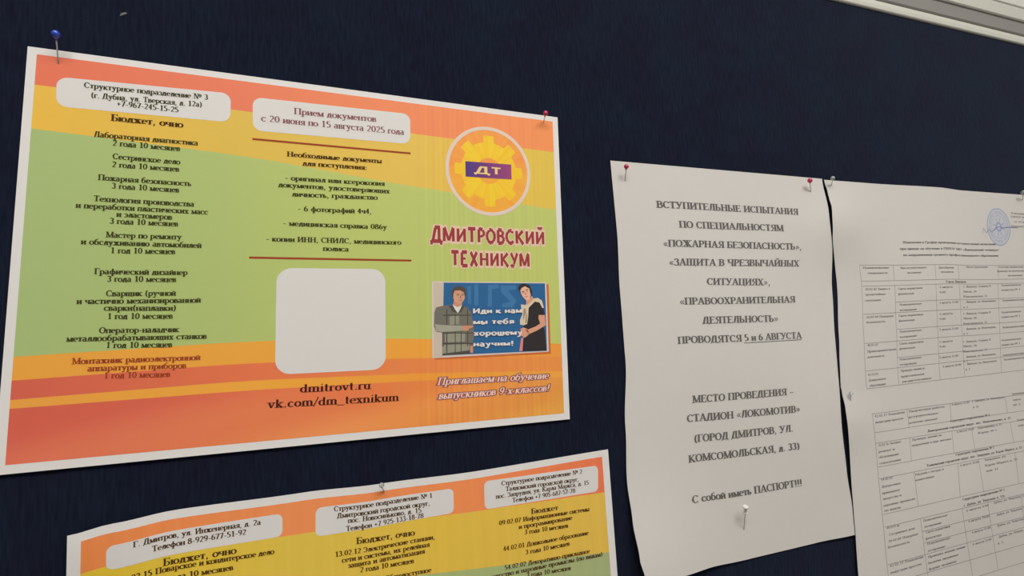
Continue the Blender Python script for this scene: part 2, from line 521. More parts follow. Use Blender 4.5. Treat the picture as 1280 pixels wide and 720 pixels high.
def sans(sheet, name, text, u0, u1, vtop, vbot, lvl, m, parent, wt=.19, grow=0.0, tilt=0.0, mapf=None):
    """plain upright letters without serifs, laid on the page"""
    quads = []
    x = 0
    for ch in text:
        x += pen(quads, ch, x, wt, wt * .86, grow, True) + (.04 if ch != ' ' else 0)
    x0, x1 = .08, x - .1
    out, fs = [], []
    for n_, q in enumerate(quads):
        b_ = len(out)
        for (px, py) in q:
            a = (px - x0) / (x1 - x0)
            py = wt * .4 + py * (1 - wt * .8) if 0 <= py <= 1.02 else py
            u = u0 + (u1 - u0) * a
            v = vbot + (vtop - vbot) * py + tilt * a
            if mapf:
                u, v = mapf(u, v)
            out.append(sheet.at(u, v, lvl + (n_ % 6) * .09))
        fs.append((b_, b_ + 1, b_ + 2, b_ + 3))
    return link(name, out, fs, m, parent)

# written lines: page, style, words, left u, left v, right u, right v (page mm)
TEXT = [
 ('p1','n','Структурное подразделение № 3',24.2,17.4,80.7,16.2),
 ('p1','n','(г. Дубна, ул. Тверская, д. 12а)',27.4,22.4,77.9,20.8),
 ('p1','n','+7-967-245-15-25',38.6,24.9,66.8,24.8),
 ('p1','h','Бюджет, очно',36.6,33.4,69.2,33.4),
 ('p1','n','Лабораторная диагностика',29.6,43.2,76.7,43.0),
 ('p1','n','2 года 10 месяцев',37.9,46.9,68.3,46.8),
 ('p1','n','Сестринское дело',38.3,54.2,68.6,54.5),
 ('p1','n','2 года 10 месяцев',38.2,58.4,68.3,58.3),
 ('p1','n','Пожарная безопасность',32.6,66.0,74.2,66.1),
 ('p1','n','3 года 10 месяцев',38.6,69.8,68.7,69.8),
 ('p1','n','Технология производства',31.3,77.2,76.0,77.4),
 ('p1','n','и переработки пластических масс',24.1,81.1,82.7,81.4),
 ('p1','n','и эластомеров',41.4,84.8,66.0,85.1),
 ('p1','n','3 года 10 месяцев',38.6,88.3,68.9,88.4),
 ('p1','n','Мастер по ремонту',37.4,95.8,70.7,95.7),
 ('p1','n','и обслуживанию автомобилей',27.2,99.7,80.2,100.0),
 ('p1','n','1 год 10 месяцев',39.7,103.7,68.1,103.4),
 ('p1','n','Графический дизайнер',33.5,114.8,74.2,114.8),
 ('p1','n','3 года 10 месяцев',38.9,118.4,69.1,118.3),
 ('p1','n','Сварщик (ручной',38.9,126.0,69.2,125.8),
 ('p1','n','и частично механизированной',27.0,129.9,80.8,129.5),
 ('p1','n','сварки(наплавки)',38.4,133.3,69.7,133.7),
 ('p1','n','1 год 10 месяцев',40.0,137.4,68.3,137.6),
 ('p1','n','Оператор-наладчик',36.9,144.6,71.3,144.9),
 ('p1','n','металлообрабатывающих станков',23.9,148.4,84.2,148.8),
 ('p1','n','1 год 10 месяцев',40.1,151.9,68.6,152.5),
 ('p1','m','Монтажник радиоэлектронной',26.7,159.5,81.6,159.9),
 ('p1','m','аппаратуры и приборов',33.1,163.3,75.3,163.8),
 ('p1','m','1 год 10 месяцев',40.0,167.0,68.3,167.7),
 ('p1','q','Прием документов',125.0,18.4,172.0,17.4),
 ('p1','q','с 20 июня по 15 августа 2025 года',107.8,24.8,189.1,23.8),
 ('p1','k','Необходимые документы',121.7,44.8,175.3,44.0),
 ('p1','k','для поступления:',130.2,49.5,166.6,48.9),
 ('p1','n','- оригинал или ксерокопия',120.9,59.0,177.0,58.2),
 ('p1','n','документов, удостоверяющих',117.5,63.3,180.1,62.7),
 ('p1','n','личность, гражданство',124.8,68.4,172.8,67.2),
 ('p1','n','- 6 фотографий 4ч4,',128.1,76.8,169.3,76.2),
 ('p1','n','- медицинская справка 086у',120.4,85.7,178.3,85.4),
 ('p1','n','- копии ИНН, СНИЛС, медицинского',111.8,95.1,186.9,94.6),
 ('p1','n','полиса',142.0,99.7,156.2,99.7),
 ('p1','w','dmitrovt.ru',130.8,179.6,168.8,180.1),
 ('p1','w','vk.com/dm_texnikum',114.6,186.9,185.0,188.1),
 ('p1','i','Приглашаем на обучение',208.1,180.4,282.3,180.9),
 ('p1','i','выпускников 9-х классов!',208.8,189.0,282.5,188.9),
 ('p1','T','ДМИТРОВСКИЙ',206.3,87.5,284.1,86.8),
 ('p1','T','ТЕХНИКУМ',218.5,102.5,272.0,102.6),
 ('p2','n2','Г. Дмитров, ул. Инженерная, д. 2а',26.4,12.4,83.3,12.3),
 ('p2','n2','Телефон 8-929-677-51-92',34.3,16.7,76.3,16.2),
 ('p2','h2','Бюджет, очно',39.0,24.4,71.6,24.5),
 ('p2','n2','43.02.15 Поварское и кондитерское дело',20.6,27.5,89.6,28.1),
 ('p2','n2','3 года 10 месяцев',37.8,32.0,70.1,32.4),
 ('p2','n2','Структурное подразделение № 1',120.3,11.2,175.8,11.0),
 ('p2','n2','Дмитровский городской округ,',121.8,15.0,174.0,15.2),
 ('p2','n2','пос. Новосиньково, д. 15',127.6,18.2,168.9,18.5),
 ('p2','n2','Телефон +7 925-133-18-78',126.5,22.4,170.0,21.7),
 ('p2','h2','Бюджет, очно',131.8,29.7,164.4,30.4),
 ('p2','n2','13.02.12 Электрические станции,',120.3,35.0,176.1,34.5),
 ('p2','n2','сети и системы, их релейная',123.8,38.7,172.8,38.4),
 ('p2','n2','защита и автоматизация',126.9,42.0,169.8,41.7),
 ('p2','n2','2 года 10 месяцев',133.3,45.1,163.3,45.7),
 ('p2','n2','38.02.08 Общедоступное',131.7,51.9,173.2,52.5),
 ('p2','n3','Структурное подразделение № 2',219.5,10.3,276.2,12.0),
 ('p2','n3','Талдомский городской округ,',222.0,14.2,273.3,16.4),
 ('p2','n3','пос. Запрудня, ул. Карла Маркса, д. 15',215.3,17.6,280.5,19.7),
 ('p2','n3','Телефон +7 905-687-57-78',226.0,21.7,270.1,23.1),
 ('p2','h3','Бюджет',238.2,30.6,257.0,31.5),
 ('p2','n3','09.02.07 Информационные системы',216.5,33.7,279.4,36.5),
 ('p2','n3','и программирование',229.3,38.4,266.6,39.6),
 ('p2','n3','3 года 10 месяцев',232.9,42.1,263.3,43.7),
 ('p2','n3','44.02.01 Дошкольное образование',218.2,49.4,277.6,51.2),
 ('p2','n3','3 года 10 месяцев',232.8,54.2,263.5,54.9),
 ('p2','n3','54.02.02 Декоративно-прикладное',218.5,60.6,277.6,62.7),
 ('p2','n3','искусство и народные промыслы (по видам)',206.1,63.8,286.9,66.5),
 ('p2','n3','3 года 10 месяцев',232.5,67.9,263.2,70.0),
 ('s2','b','ВСТУПИТЕЛЬНЫЕ ИСПЫТАНИЯ',35.6,30.9,174.6,30.8),
 ('s2','b','ПО СПЕЦИАЛЬНОСТЯМ',53.8,45.8,156.6,45.5),
 ('s2','b','«ПОЖАРНАЯ БЕЗОПАСНОСТЬ»,',38.2,60.6,174.6,60.9),
 ('s2','b','«ЗАЩИТА В ЧРЕЗВЫЧАЙНЫХ',43.0,75.0,172.0,75.1),
 ('s2','b','СИТУАЦИЯХ»,',77.5,89.9,140.7,90.8),
 ('s2','b','«ПРАВООХРАНИТЕЛЬНАЯ',50.8,104.9,166.5,105.2),
 ('s2','b','ДЕЯТЕЛЬНОСТЬ»',70.7,119.6,146.9,120.3),
 ('s2','b','ПРОВОДЯТСЯ',46.5,133.7,107.5,134.6),
 ('s2','b','5 и 6 АВГУСТА',110.5,134.4,171.4,134.8),
 ('s2','b','МЕСТО ПРОВЕДЕНИЯ –',58.2,177.8,158.4,179.0),
 ('s2','b','СТАДИОН «ЛОКОМОТИВ»',52.6,191.1,164.2,193.3),
 ('s2','b','(ГОРОД ДМИТРОВ, УЛ.',58.1,206.1,155.5,207.6),
 ('s2','b','КОМСОМОЛЬСКАЯ, д. 33)',52.6,219.8,161.0,221.8),
 ('s2','b','С собой иметь ПАСПОРТ!!!',51.5,248.8,158.9,250.4),
 ('s3','c','Изменения в График проведения вступительных испытаний',92.5,54.7,237.1,54.7),
 ('s3','c','при приеме на обучение в ГБПОУ МО «Дмитровский техникум»',87.7,60.7,242.6,60.7),
 ('s3','c','по направлениям среднего профессионального образования',91.4,66.6,239.9,66.6),
 ('s3','d','Утверждено приказом',269.5,21.2,330.5,21.2),
 ('s3','d','ГБПОУ МО «Дмитровский',268.8,25.1,336.2,25.1),
 ('s3','d','от 29 июля 2025 года',273.8,30.3,328.9,30.3),
 ('s3','d','Директор техникума',267.2,35.1,328.1,35.1),
 ('s3','d','Наименование',34.9,77.9,70.0,77.9),
 ('s3','d','специальности',40.4,82.6,67.0,82.6),
 ('s3','d','Вид вступительного',85.8,78.5,123.3,78.5),
 ('s3','d','экзамена',94.2,83.0,114.7,83.0),
 ('s3','d','Дата/время',141.5,79.1,164.8,79.1),
 ('s3','d','экзамена',143.9,83.2,164.0,83.2),
 ('s3','d','Место проведения',184.7,78.0,219.5,78.0),
 ('s3','d','Состав комиссии по',238.9,78.4,289.7,78.4),
 ('s3','d','приему вступительных',235.3,82.5,291.8,82.5),
 ('s3','d','экзаменов',252.9,87.2,279.1,87.2),
 ('s3','c','Город Дмитров',150.5,92.7,181.6,92.7),
 ('s3','d','20.02.02 Защита в',35.3,97.0,68.4,97.0),
 ('s3','d','чрезвычайных',34.9,101.6,61.9,101.6),
 ('s3','d','ситуациях',34.6,106.8,55.5,106.8),
 ('s3','d','Сдача нормативов',79.7,97.5,114.3,97.5),
 ('s3','d','физической',79.2,102.2,101.4,102.2),
 ('s3','d','5 августа',140.0,97.7,160.2,97.7),
 ('s3','d','9:00',139.5,102.6,148.3,102.6),
 ('s3','d','г. Дмитров, Стадион Л.',177.1,97.3,222.9,97.3),
 ('s3','d','Школа, 2А',176.4,102.3,198.1,102.3),
 ('s3','d','Комсомольская, 33',175.9,107.1,214.6,107.1),
 ('s3','d','Экзаменационная',240.0,97.1,274.9,97.1),
 ('s3','d','комиссия № 1',239.9,101.9,272.9,101.9),
 ('s3','d','Психологическое',80.6,112.0,111.9,112.0),
 ('s3','d','тестирование',80.3,116.9,104.6,116.9),
 ('s3','d','5 августа 11:00',138.5,112.4,167.1,112.4),
 ('s3','d','Дмитров, ул. Инженерная,',179.6,112.3,228.9,112.3),
 ('s3','d','д. 2',174.7,117.3,181.7,117.3),
 ('s3','d','Экзаменационная комиссия',239.5,112.5,283.7,112.5),
 ('s3','d','20.02.04 Пожарная',35.4,121.5,71.4,121.5),
 ('s3','d','безопасность',35.1,125.9,60.0,125.9),
 ('s3','d','Сдача нормативов',78.6,121.9,112.9,121.9),
 ('s3','d','физической',78.3,126.4,100.2,126.4),
 ('s3','d','5 августа',137.5,122.9,157.3,122.9),
 ('s3','d','9:00',136.9,127.6,145.6,127.6),
 ('s3','d','г. Дмитров, Стадион Л.',174.0,123.6,219.2,123.6),
 ('s3','d','Школа, 2А',173.4,128.2,194.7,128.2),
 ('s3','d','Комсомольская, 33',172.8,133.1,210.9,133.1),
 ('s3','d','Экзаменационная',235.9,124.4,270.4,124.4),
 ('s3','d','комиссия № 1',235.9,129.1,268.4,129.1),
 ('s3','d','Психологическое',78.6,136.1,109.5,136.1),
 ('s3','d','тестирование',78.1,140.8,102.1,140.8),
 ('s3','d','5 августа 11:00',135.7,137.4,164.0,137.4),
 ('s3','d','Дмитров, ул. Инженерная,',176.4,138.3,225.0,138.3),
 ('s3','d','д. 2',171.4,142.7,178.4,142.7),
 ('s3','d','Экзаменационная комиссия',235.5,139.5,279.0,139.5),
 ('s3','d','40.02.02',35.0,145.7,48.7,145.7),
 ('s3','d','Правоохранительная',34.9,151.0,72.7,151.0),
 ('s3','d','деятельность',34.6,155.7,56.7,155.7),
 ('s3','d','Сдача нормативов',77.2,146.7,111.1,146.7),
 ('s3','d','физической',76.9,151.1,98.6,151.1),
 ('s3','d','5 августа',134.5,148.6,154.2,148.6),
 ('s3','d','9:00',134.1,153.1,142.7,153.1),
 ('s3','d','г. Дмитров, Стадион Л.',170.6,150.3,215.2,150.3),
 ('s3','d','Школа, 2А',170.1,154.6,191.1,154.6),
 ('s3','d','Комсомольская, 33',169.5,159.5,207.1,159.5),
 ('s3','d','Экзаменационная',231.8,152.0,265.7,152.0),
 ('s3','d','комиссия № 1',231.8,156.7,263.8,156.7),
 ('s3','d','Психологическое',76.6,160.5,107.1,160.5),
 ('s3','d','тестирование',76.1,165.1,99.8,165.1),
 ('s3','d','5 августа 11:00',133.0,162.7,160.8,162.7),
 ('s3','d','Дмитров, ул. Инженерная,',173.1,164.6,221.1,164.6),
 ('s3','d','д. 2',168.2,168.5,175.1,168.5),
 ('s3','d','Экзаменационная комиссия',231.4,166.8,274.3,166.8),
 ('s3','d','44.02.01',34.1,170.7,47.5,170.7),
 ('s3','d','Дошкольное',34.7,175.4,56.9,175.4),
 ('s3','d','образование',35.0,179.9,56.0,179.9),
 ('s3','d','Проверка знаний по',77.4,170.5,110.7,170.5),
 ('s3','d','профессиональной',77.0,175.5,109.1,175.5),
 ('s3','d','подготовке',78.0,180.0,119.0,180.0),
 ('s3','d','6 августа 10:00',136.9,171.3,164.5,171.3),
 ('s3','d','Дмитров, ул. Инженерная',173.3,171.3,221.1,171.3),
 ('s3','d','д. 2',170.3,176.2,177.4,176.2),
 ('s3','d','Экзаменационная комиссия',232.9,171.2,281.4,171.2),
 ('s4','d','43.02.17 Технологии',33.8,22.8,72.3,22.8),
 ('s4','d','индустрии красоты',33.6,27.9,69.3,27.9),
 ('s4','d','Творческая работа',77.4,23.0,127.4,23.0),
 ('s4','d','вступительное',76.7,28.0,117.2,28.0),
 ('s4','d','испытание (рисунок)',76.5,32.9,115.3,32.9),
 ('s4','d','6 августа 11:00',138.4,22.4,164.2,22.4),
 ('s4','d','г. Дмитров, ул. Инженерная',168.8,21.9,220.0,21.9),
 ('s4','d','д. 2а',168.7,27.4,177.6,27.4),
 ('s4','d','Экзаменационная',232.6,20.0,266.2,20.0),
 ('s4','d','комиссия',233.4,25.9,246.1,25.9),
 ('s4','d','№ 2',232.3,31.0,244.9,31.0),
 ('s4','c','Структурное подразделение № 1',133.0,37.0,192.9,37.0),
 ('s4','c','Дмитровский городской округ, пос. Новосиньково, д. 15',100.0,42.7,225.8,42.7),
 ('s4','c','Структурное подразделение № 2',136.2,67.7,194.2,67.7),
 ('s4','c','Талдомский городской округ, пос. Запрудня, ул. Карла Маркса, д. 15',94.6,72.4,238.3,72.4),
 ('s4','d','35.02.16 Эксплуат.',34.7,47.5,64.5,47.5),
 ('s4','d','ремонт и',34.5,52.8,55.0,52.8),
 ('s4','d','обслуживание',34.5,57.5,59.8,57.5),
 ('s4','d','сельхозтехники',34.9,62.6,61.9,62.6),
 ('s4','d','Проверка знаний по',78.3,47.9,119.0,47.9),
 ('s4','d','направлению в виде диктанта',77.4,52.7,132.1,52.7),
 ('s4','d','6 августа 10:00',141.0,47.6,166.7,47.6),
 ('s4','d','Новосиньково, д. 15',172.4,47.4,210.1,47.4),
 ('s4','d','Корпус № 1',172.3,52.1,201.4,52.1),
 ('s4','d','Экзаменационная',235.3,45.9,259.9,45.9),
 ('s4','d','комиссия № 3',236.5,51.3,258.7,51.3),
 ('s4','d','54.02.02',35.2,76.2,49.7,76.2),
 ('s4','d','Декоративно-',35.3,82.1,60.4,82.1),
 ('s4','d','прикладное',35.1,87.4,57.5,87.4),
 ('s4','d','Рисунок с натуры и',78.7,78.0,117.5,78.0),
 ('s4','d','композиция',78.4,82.6,103.4,82.6),
 ('s4','d','6 августа 10:00',141.2,78.0,168.8,78.0),
 ('s4','d','Запрудня, ул.',177.3,77.6,211.9,77.6),
 ('s4','d','Карла Маркса д. 15',177.4,82.7,228.8,82.7),
 ('s4','d','ком. 12',178.5,87.8,196.6,87.8),
 ('s4','d','искусство и',35.8,92.2,58.5,92.2),
 ('s4','d','народные промыслы',35.7,97.6,75.5,97.6),
 ('s4','d','по видам',36.1,101.9,56.2,101.9),
 ('s4','d','44.02.01 по',37.2,116.2,52.7,116.2),
 ('s4','d','Сестринское дело',39.2,121.9,71.9,121.9),
 ('s4','d','20.02.04 Пожарная',37.8,127.2,74.9,127.2),
 ('s4','d','безопасность',36.7,131.8,64.1,131.8),
 ('s4','d','Психологическое',83.6,117.9,116.2,117.9),
 ('s4','d','тестирование',84.2,123.1,107.4,123.1),
 ('s4','d','Сдача нормативов',85.4,127.9,118.6,127.9),
 ('s4','d','физкультура',84.2,133.1,105.9,133.1),
 ('s4','d','Психологическое',86.0,137.7,117.1,137.7),
 ('s4','d','тестирование',86.0,143.5,109.2,143.5),
 ('s4','d','Проверка знаний химии',85.3,148.6,136.1,148.6),
 ('s4','d','биологии, письменная',84.5,153.5,125.4,153.5),
 ('s4','d','форма экзамена',84.5,158.5,122.1,158.5),
 ('s4','d','43.02.17 Технологии',37.2,146.9,79.2,146.9),
 ('s4','d','индустрии красоты',37.2,152.2,75.9,152.2),
 ('s4','d','6 августа 9:00',142.9,118.5,175.9,118.5),
 ('s4','d','Дубна, ул. Тверская, 12',183.9,117.6,233.3,117.6),
 ('s4','d','6 августа 10:00',144.3,128.2,175.2,128.2),
 ('s4','d','Дубна, ул. Тверская, 12',186.3,128.9,233.1,128.9),
 ('s4','d','6 августа 11:00',147.8,138.4,174.9,138.4),
 ('s4','d','Дубна, ул. Тверская, 12',185.5,138.6,233.5,138.6),
 ('s4','d','6 августа 12:00',147.0,148.7,174.6,148.7),
 ('s4','d','Дубна, ул. Попова, 9',185.6,148.7,229.0,148.7),
 ('s4','d','к. 2',183.4,154.2,191.1,154.2),
 ('s4','c','Структурное подразделение № 3',139.4,108.2,202.6,108.2),
 ('s4','c','г. Дубна, ул. Тверская, д. 12а',140.1,113.6,201.5,113.6),
]
# ------------------------------------------------------------------ the five sheets
PAPER = mat('paper_white', (0.77, 0.75, 0.72, 1), 0.65, 0.25, noise=0.012, scale=90)
PAPER2 = mat('paper_office', (0.65, 0.625, 0.585, 1), 0.75, 0.2, noise=0.015, scale=70)
INK = mat('black_ink', (0.035, 0.033, 0.03, 1), 0.8, 0.1)
INKB = mat('brown_ink', ink(72, 48, 20), 0.8, 0.1)
INKG = mat('olive_ink', ink(62, 62, 32), 0.8, 0.1)
INKM = mat('maroon_ink', ink(128, 78, 82), 0.8, 0.1)
INKR = mat('red_brown_ink', ink(150, 66, 40), 0.8, 0.1)
INKT = mat('heading_red', ink(150, 62, 64), 0.8, 0.1)
INKD = mat('grey_ink', (0.20, 0.19, 0.175, 1), 0.8, 0.1)
INKC = mat('dark_grey_ink', (0.14, 0.13, 0.12, 1), 0.8, 0.1)
HALO = mat('pink_halo', ink(222, 190, 170), 0.8, 0.1)
PLAQ = mat('plaque_white', (0.73, 0.71, 0.68, 1), 0.6, 0.25)

p1 = Sheet([(.5, .5), (297.1, .1), (296.3, -209.2), (-1, -210.6)], 297, 210, lambda u, v: .5 + v * .006)
p2 = Sheet([(28, -241.8), (324, -231.5), (329.9, -441.4), (34, -452)], 297, 210,
           lambda u, v: .5 + 6 * gs(u, v, 0, 0, 34, 40) + .6 * gs(u, v, 240, 30, 50, 60),
           dT=((0, 0), (18, 2.3), (44, 4.2), (105, 2.9), (145, 1.1), (205, -.5), (297, 0)))
s2 = Sheet([(338.3, -27.6), (550.9, -24), (548.1, -321.8), (349.5, -325)], 210, 297,
           lambda u, v: .8 + 3.2 * gs(u, v, 215, 45, 50, 30) + 3.5 * gs(u, v, 210, 200, 60, 70) + 2.5 * gs(u, v, 90, 150, 70, 80) + 8 * gs(u, v, 0, 300, 55, 55) + 1.5 * gs(u, v, 215, 300, 40, 30),
           ((0, 0), (53, .3), (96, -1.6), (144, -2.1), (191, -6.9), (227, -9.3), (253, -7.6), (279, -4.5), (290, -1.9), (297, 0)),
           ((0, 0), (29, 4.5), (55, 5), (99, -.2), (136, -1.9), (176, -2.3), (212, -3.5), (247, -2.5), (276, -.1), (297, 0)),
           (), ((0, 0), (32, 1.1), (60, 2.6), (88, 1.8), (165, 1.3), (210, 0)))
s3 = Sheet([(553.2, -24.7), (850.6, -17.6), (836, -228), (546.5, -236)], 297, 210,
           lambda u, v: .8 + 5 * gs(u, v, -5, 40, 45, 28) + 2.5 * gs(u, v, 150, 90, 80, 60),
           ((0, 0), (13, 3.8), (25, 7), (40, 6.5), (54, 5), (75, 5.4), (92, 6), (136, 3.5), (160, 2), (178, 1.2), (188, 4), (210, 7)), (),
           ((0, 0), (62, 0), (157, 1.2), (192, -.2), (297, 0)))
s4 = Sheet([(549.3, -206.4), (846, -203.6), (843.5, -412), (546.8, -415)], 297, 210,
           lambda u, v: 2.6 + 2.5 * gs(u, v, -5, 28, 40, 22) + 3 * gs(u, v, 150, 110, 90, 60),
           ((0, 0), (16, 2.6), (30, 3.4), (88, 1.4), (106, 1.1), (147, 0)), (),
           ((0, 0), (36, -2.3), (110, -1.4), (168, -.9), (258, -.8), (297, -.6)))
SH = {'p1': p1, 'p2': p2, 's2': s2, 's3': s3, 's4': s4}
OB = {}
OB['p1'] = tag(p1.build('printed_poster', PAPER, 9), 'orange yellow and green poster with a plain white square and a round gear emblem', 'poster')
OB['p2'] = tag(p2.build('printed_poster', PAPER, 4.5), 'orange and yellow poster with three white heading boxes, below the gear emblem poster', 'poster')
OB['s2'] = tag(s2.build('paper_notice', PAPER2, 4.2), 'white portrait notice with large bold capital lettering and curled lower left corner', 'notice')
OB['s3'] = tag(s3.build('paper_schedule', PAPER2, 4.5), 'white landscape schedule sheet with small table and blue round stamp at its top right', 'document')
OB['s4'] = tag(s4.build('paper_schedule', PAPER2, 4.5), 'white schedule sheet without stamp, overlapping the lower edge of the stamped sheet', 'document')


# ---- coloured bands of the first poster
def curve(*pts):
    return lambda u: soft_lin(pts, u)


def soft_lin(t, x):
    if x <= t[0][0]:
        a, b_ = t[0], t[1]
    elif x >= t[-1][0]:
        a, b_ = t[-2], t[-1]
    else:
        for a, b_ in zip(t, t[1:]):
            if x <= b_[0]:
                break
    return a[1] + (b_[1] - a[1]) * (x - a[0]) / (b_[0] - a[0])


def smooth_curve(pts):
    def f(u):
        return sum(soft_lin(pts, u + d) for d in (-18, -9, 0, 9, 18)) / 5
    return f


def lerp3(st, x):
    if x <= st[0][0]:
        return st[0][1]
    for a, b_ in zip(st, st[1:]):
        if x <= b_[0]:
            k = (x - a[0]) / (b_[0] - a[0])
            return tuple(a[1][i] * (1 - k) + b_[1][i] * k for i in range(3))
    return st[-1][1]


def banding(u, a0=190):
    """uneven upright printing streaks in the right third of the poster"""
    if u < a0:
        return 0
    s = math.sin(u * 1.9) * .4 + math.sin(u * 4.3 + 1) * .35 + math.sin(u * .71 + 2) * .4
    return s * min(1, (u - a0) / 12) * (1 - max(0, min(1, (u - 275) / 15)))


def tone(st, amp=5):
    def f(u, v):
        c = lerp3(st, u)
        k = banding(u) * amp
        return ink(c[0] + k * .5, c[1] + k * 1.0, c[2] + k * .2)
    return f


BANDM = mat('band_ink', (1, 1, 1, 1), 0.55, 0.25, attr='ink', noise=0.015, scale=120)
U0, U1 = 3.9, 293.0
topc = lambda u: 3.6
botc = lambda u: 205.8
b1 = smooth_curve([(4.5, 19.8), (92, 21.2), (194, 23.7), (292, 26)])
b2 = smooth_curve([(4.5, 42.8), (105, 48), (187, 57.6), (218, 60), (292, 67.5)])
b3 = smooth_curve([(4.5, 155.8), (104, 151.8), (177, 152.6), (205, 153.8), (292, 159.8)])
b4 = smooth_curve([(4.5, 167), (104, 163.6), (203, 165.2), (292, 168.2)])
b5 = smooth_curve([(4.5, 176), (104, 173), (208, 174.4), (292, 178)])
b6 = smooth_curve([(4.5, 180.1), (108, 178.2), (206, 178.6), (292, 182.1)])
bands = [
    (topc, b1, [(4, (220, 112, 82)), (90, (222, 118, 86)), (150, (226, 128, 86)), (293, (234, 142, 84))]),
    (b1, b2, [(4, (224, 178, 68)), (90, (212, 178, 74)), (200, (218, 182, 80)), (240, (222, 180, 72)), (293, (214, 184, 76))]),
    (b2, b3, [(4, (160, 180, 116)), (90, (168, 184, 110)), (150, (178, 190, 106)), (293, (184, 192, 106))]),
    (b3, b4, [(4, (226, 158, 62)), (110, (228, 160, 62)), (200, (232, 158, 60)), (293, (230, 150, 62))]),
    (b4, b5, [(4, (206, 96, 76)), (110, (222, 116, 74)), (200, (226, 132, 72)), (293, (228, 142, 70))]),
    (b5, b6, [(4, (226, 156, 66)), (110, (230, 162, 60)), (200, (232, 152, 58)), (293, (228, 158, 62))]),
]
for a, c, stp in bands:
    p1.strip('colour_band', a, c, U0, U1, 1, BANDM, OB['p1'], su=1.0, sv=12, color=tone(stp))
low_l = [(4, (204, 92, 74)), (60, (212, 102, 78)), (110, (220, 112, 76)), (150, (224, 118, 74)), (200, (228, 134, 70)), (293, (224, 148, 68))]
low_r = [(4, (216, 108, 84)), (60, (222, 122, 84)), (110, (226, 134, 82)), (150, (230, 142, 84)), (200, (228, 144, 72)), (293, (222, 156, 68))]


def lowtone(u, v):
    k = max(0, min(1, (v - 180) / 26))
    a, c = lerp3(low_l, u), lerp3(low_r, u)
    w_ = math.sin(u * .045 + v * .22) * .5 + .5
    r = tuple(a[i] * (1 - k) + c[i] * k + (w_ - .5) * 8 * (1 if i == 1 else .4) + banding(u) * 7 * (1 if i == 1 else .4) for i in range(3))
    return ink(*r)


p1.strip('colour_band', b6, botc, U0, U1, 1, BANDM, OB['p1'], su=1.0, sv=2.5, color=lowtone)

# ---- white panels, rules
p1.plaque('text_panel', [(12.6, 14.2), (92, 11.8), (92.1, 28.8), (13.2, 29.9)], 5, 2, PLAQ, OB['p1'])
p1.plaque('text_panel', [(103.1, 12.4), (193.2, 11), (193.1, 30.8), (103.6, 32.2)], 5, 2, PLAQ, OB['p1'])
p1.plaque('text_panel', [(117.6, 111.2), (177.4, 110.8), (177.7, 170.8), (117.9, 170.6)], 8, 2, PLAQ, OB['p1'])['label'] = 'empty white rounded square panel'
for va, vb in ((37.3, 36.9), (105.6, 105.3)):
    p1.strip('rule_line', lambda u: va + (vb - va) * (u - 103.5) / 90 - .6, lambda u: va + (vb - va) * (u - 103.5) / 90 + .6, 103.5, 193.2, 2, INKR, OB['p1'], su=9)

# ---- gear emblem
CU, CV = 245.0, 43.8


def disc(name, r0, r1, c0, c1, lvl, m, parent, n=64, rfun=None, cf=None):
    v, f, col = [], [], []
    for i in range(n):
        a = 2 * math.pi * i / n
        ro = rfun(a) if rfun else r1
        for r in (r0, ro):
            u_, v_ = CU + r * math.cos(a), CV + r * 1.03 * math.sin(a)
            v.append(p1.at(u_, v_, lvl))
            if cf:
                col.append(cf(u_, v_))
    for i in range(n):
        j = (i + 1) % n
        f.append((2 * i, 2 * j, 2 * j + 1, 2 * i + 1))
    return link(name, v, f, m, parent, cols=col or None)


seal = disc('emblem', 0.01, 27.6, 0, 0, 2, BANDM, OB['p1'], 72, cf=lambda u, v: ink(236 + banding(u) * 4, (150 if v < CV else 162) + banding(u) * 8, 60 if v > CV else 70))
seal['label'] = 'round orange emblem with a yellow gear'
disc('ring', 27.3, 29.6, 0, 0, 3, mat('emblem_ring', ink(214, 196, 182), 0.6), seal, 96)


def tooth(a):
    k = (a / (math.pi / 4)) % 1.0
    d = min(k, 1 - k)
    return 23.6 if d < .2 else (19.2 if d > .235 else 19.2 + (.235 - d) / .035 * 4.4)


disc('gear', 8.6, 23, 0, 0, 3, BANDM, seal, 288, rfun=tooth, cf=lambda u, v: ink(238 + banding(u) * 4, 190 + banding(u) * 10, 44))
p1.strip('name_band', lambda u: 38.6 - (u - 228.8) * .02, lambda u: 49.0 - (u - 228.8) * .02, 228.8, 260.8, 4, BANDM, seal, su=2, color=lambda u, v: ink(*lerp3([(229, (76, 52, 122)), (246, (116, 54, 116)), (261, (150, 66, 112))], u)))
cream = mat('cream_ink', ink(226, 196, 128), 0.6)
sans(p1, 'lettering', 'Д', 236.0, 244.6, 41.3, 46.2, 5, cream, seal, wt=.16)
sans(p1, 'lettering', 'Т', 247.0, 253.2, 41.1, 46.0, 5, cream, seal, wt=.16)

# ---- big red name
for s_, a_, b_u, vt, vb, ti in (('ДМИТРОВСКИЙ', 206.2, 283.2, 83.0, 93.2, -.3), ('ТЕХНИКУМ', 218.6, 271.8, 98.4, 108.4, 0)):
    sans(p1, 'title_halo', s_, a_, b_u, vt, vb, 2, HALO, OB['p1'], wt=.2, grow=.15, tilt=ti)
    sans(p1, 'title_line', s_, a_, b_u, vt, vb, 4, INKT, OB['p1'], wt=.205, tilt=ti)

# ---- the printed photograph on the first poster
PQ = [(205.8, 118.1), (283.6, 118.2), (283.5, 164.8), (205.5, 165.5)]
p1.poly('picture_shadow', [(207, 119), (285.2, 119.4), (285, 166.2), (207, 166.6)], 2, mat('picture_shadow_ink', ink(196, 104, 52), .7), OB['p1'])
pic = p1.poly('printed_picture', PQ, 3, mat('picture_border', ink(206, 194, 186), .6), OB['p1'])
pic['label'] = 'printed picture of two young men before a blue wall'


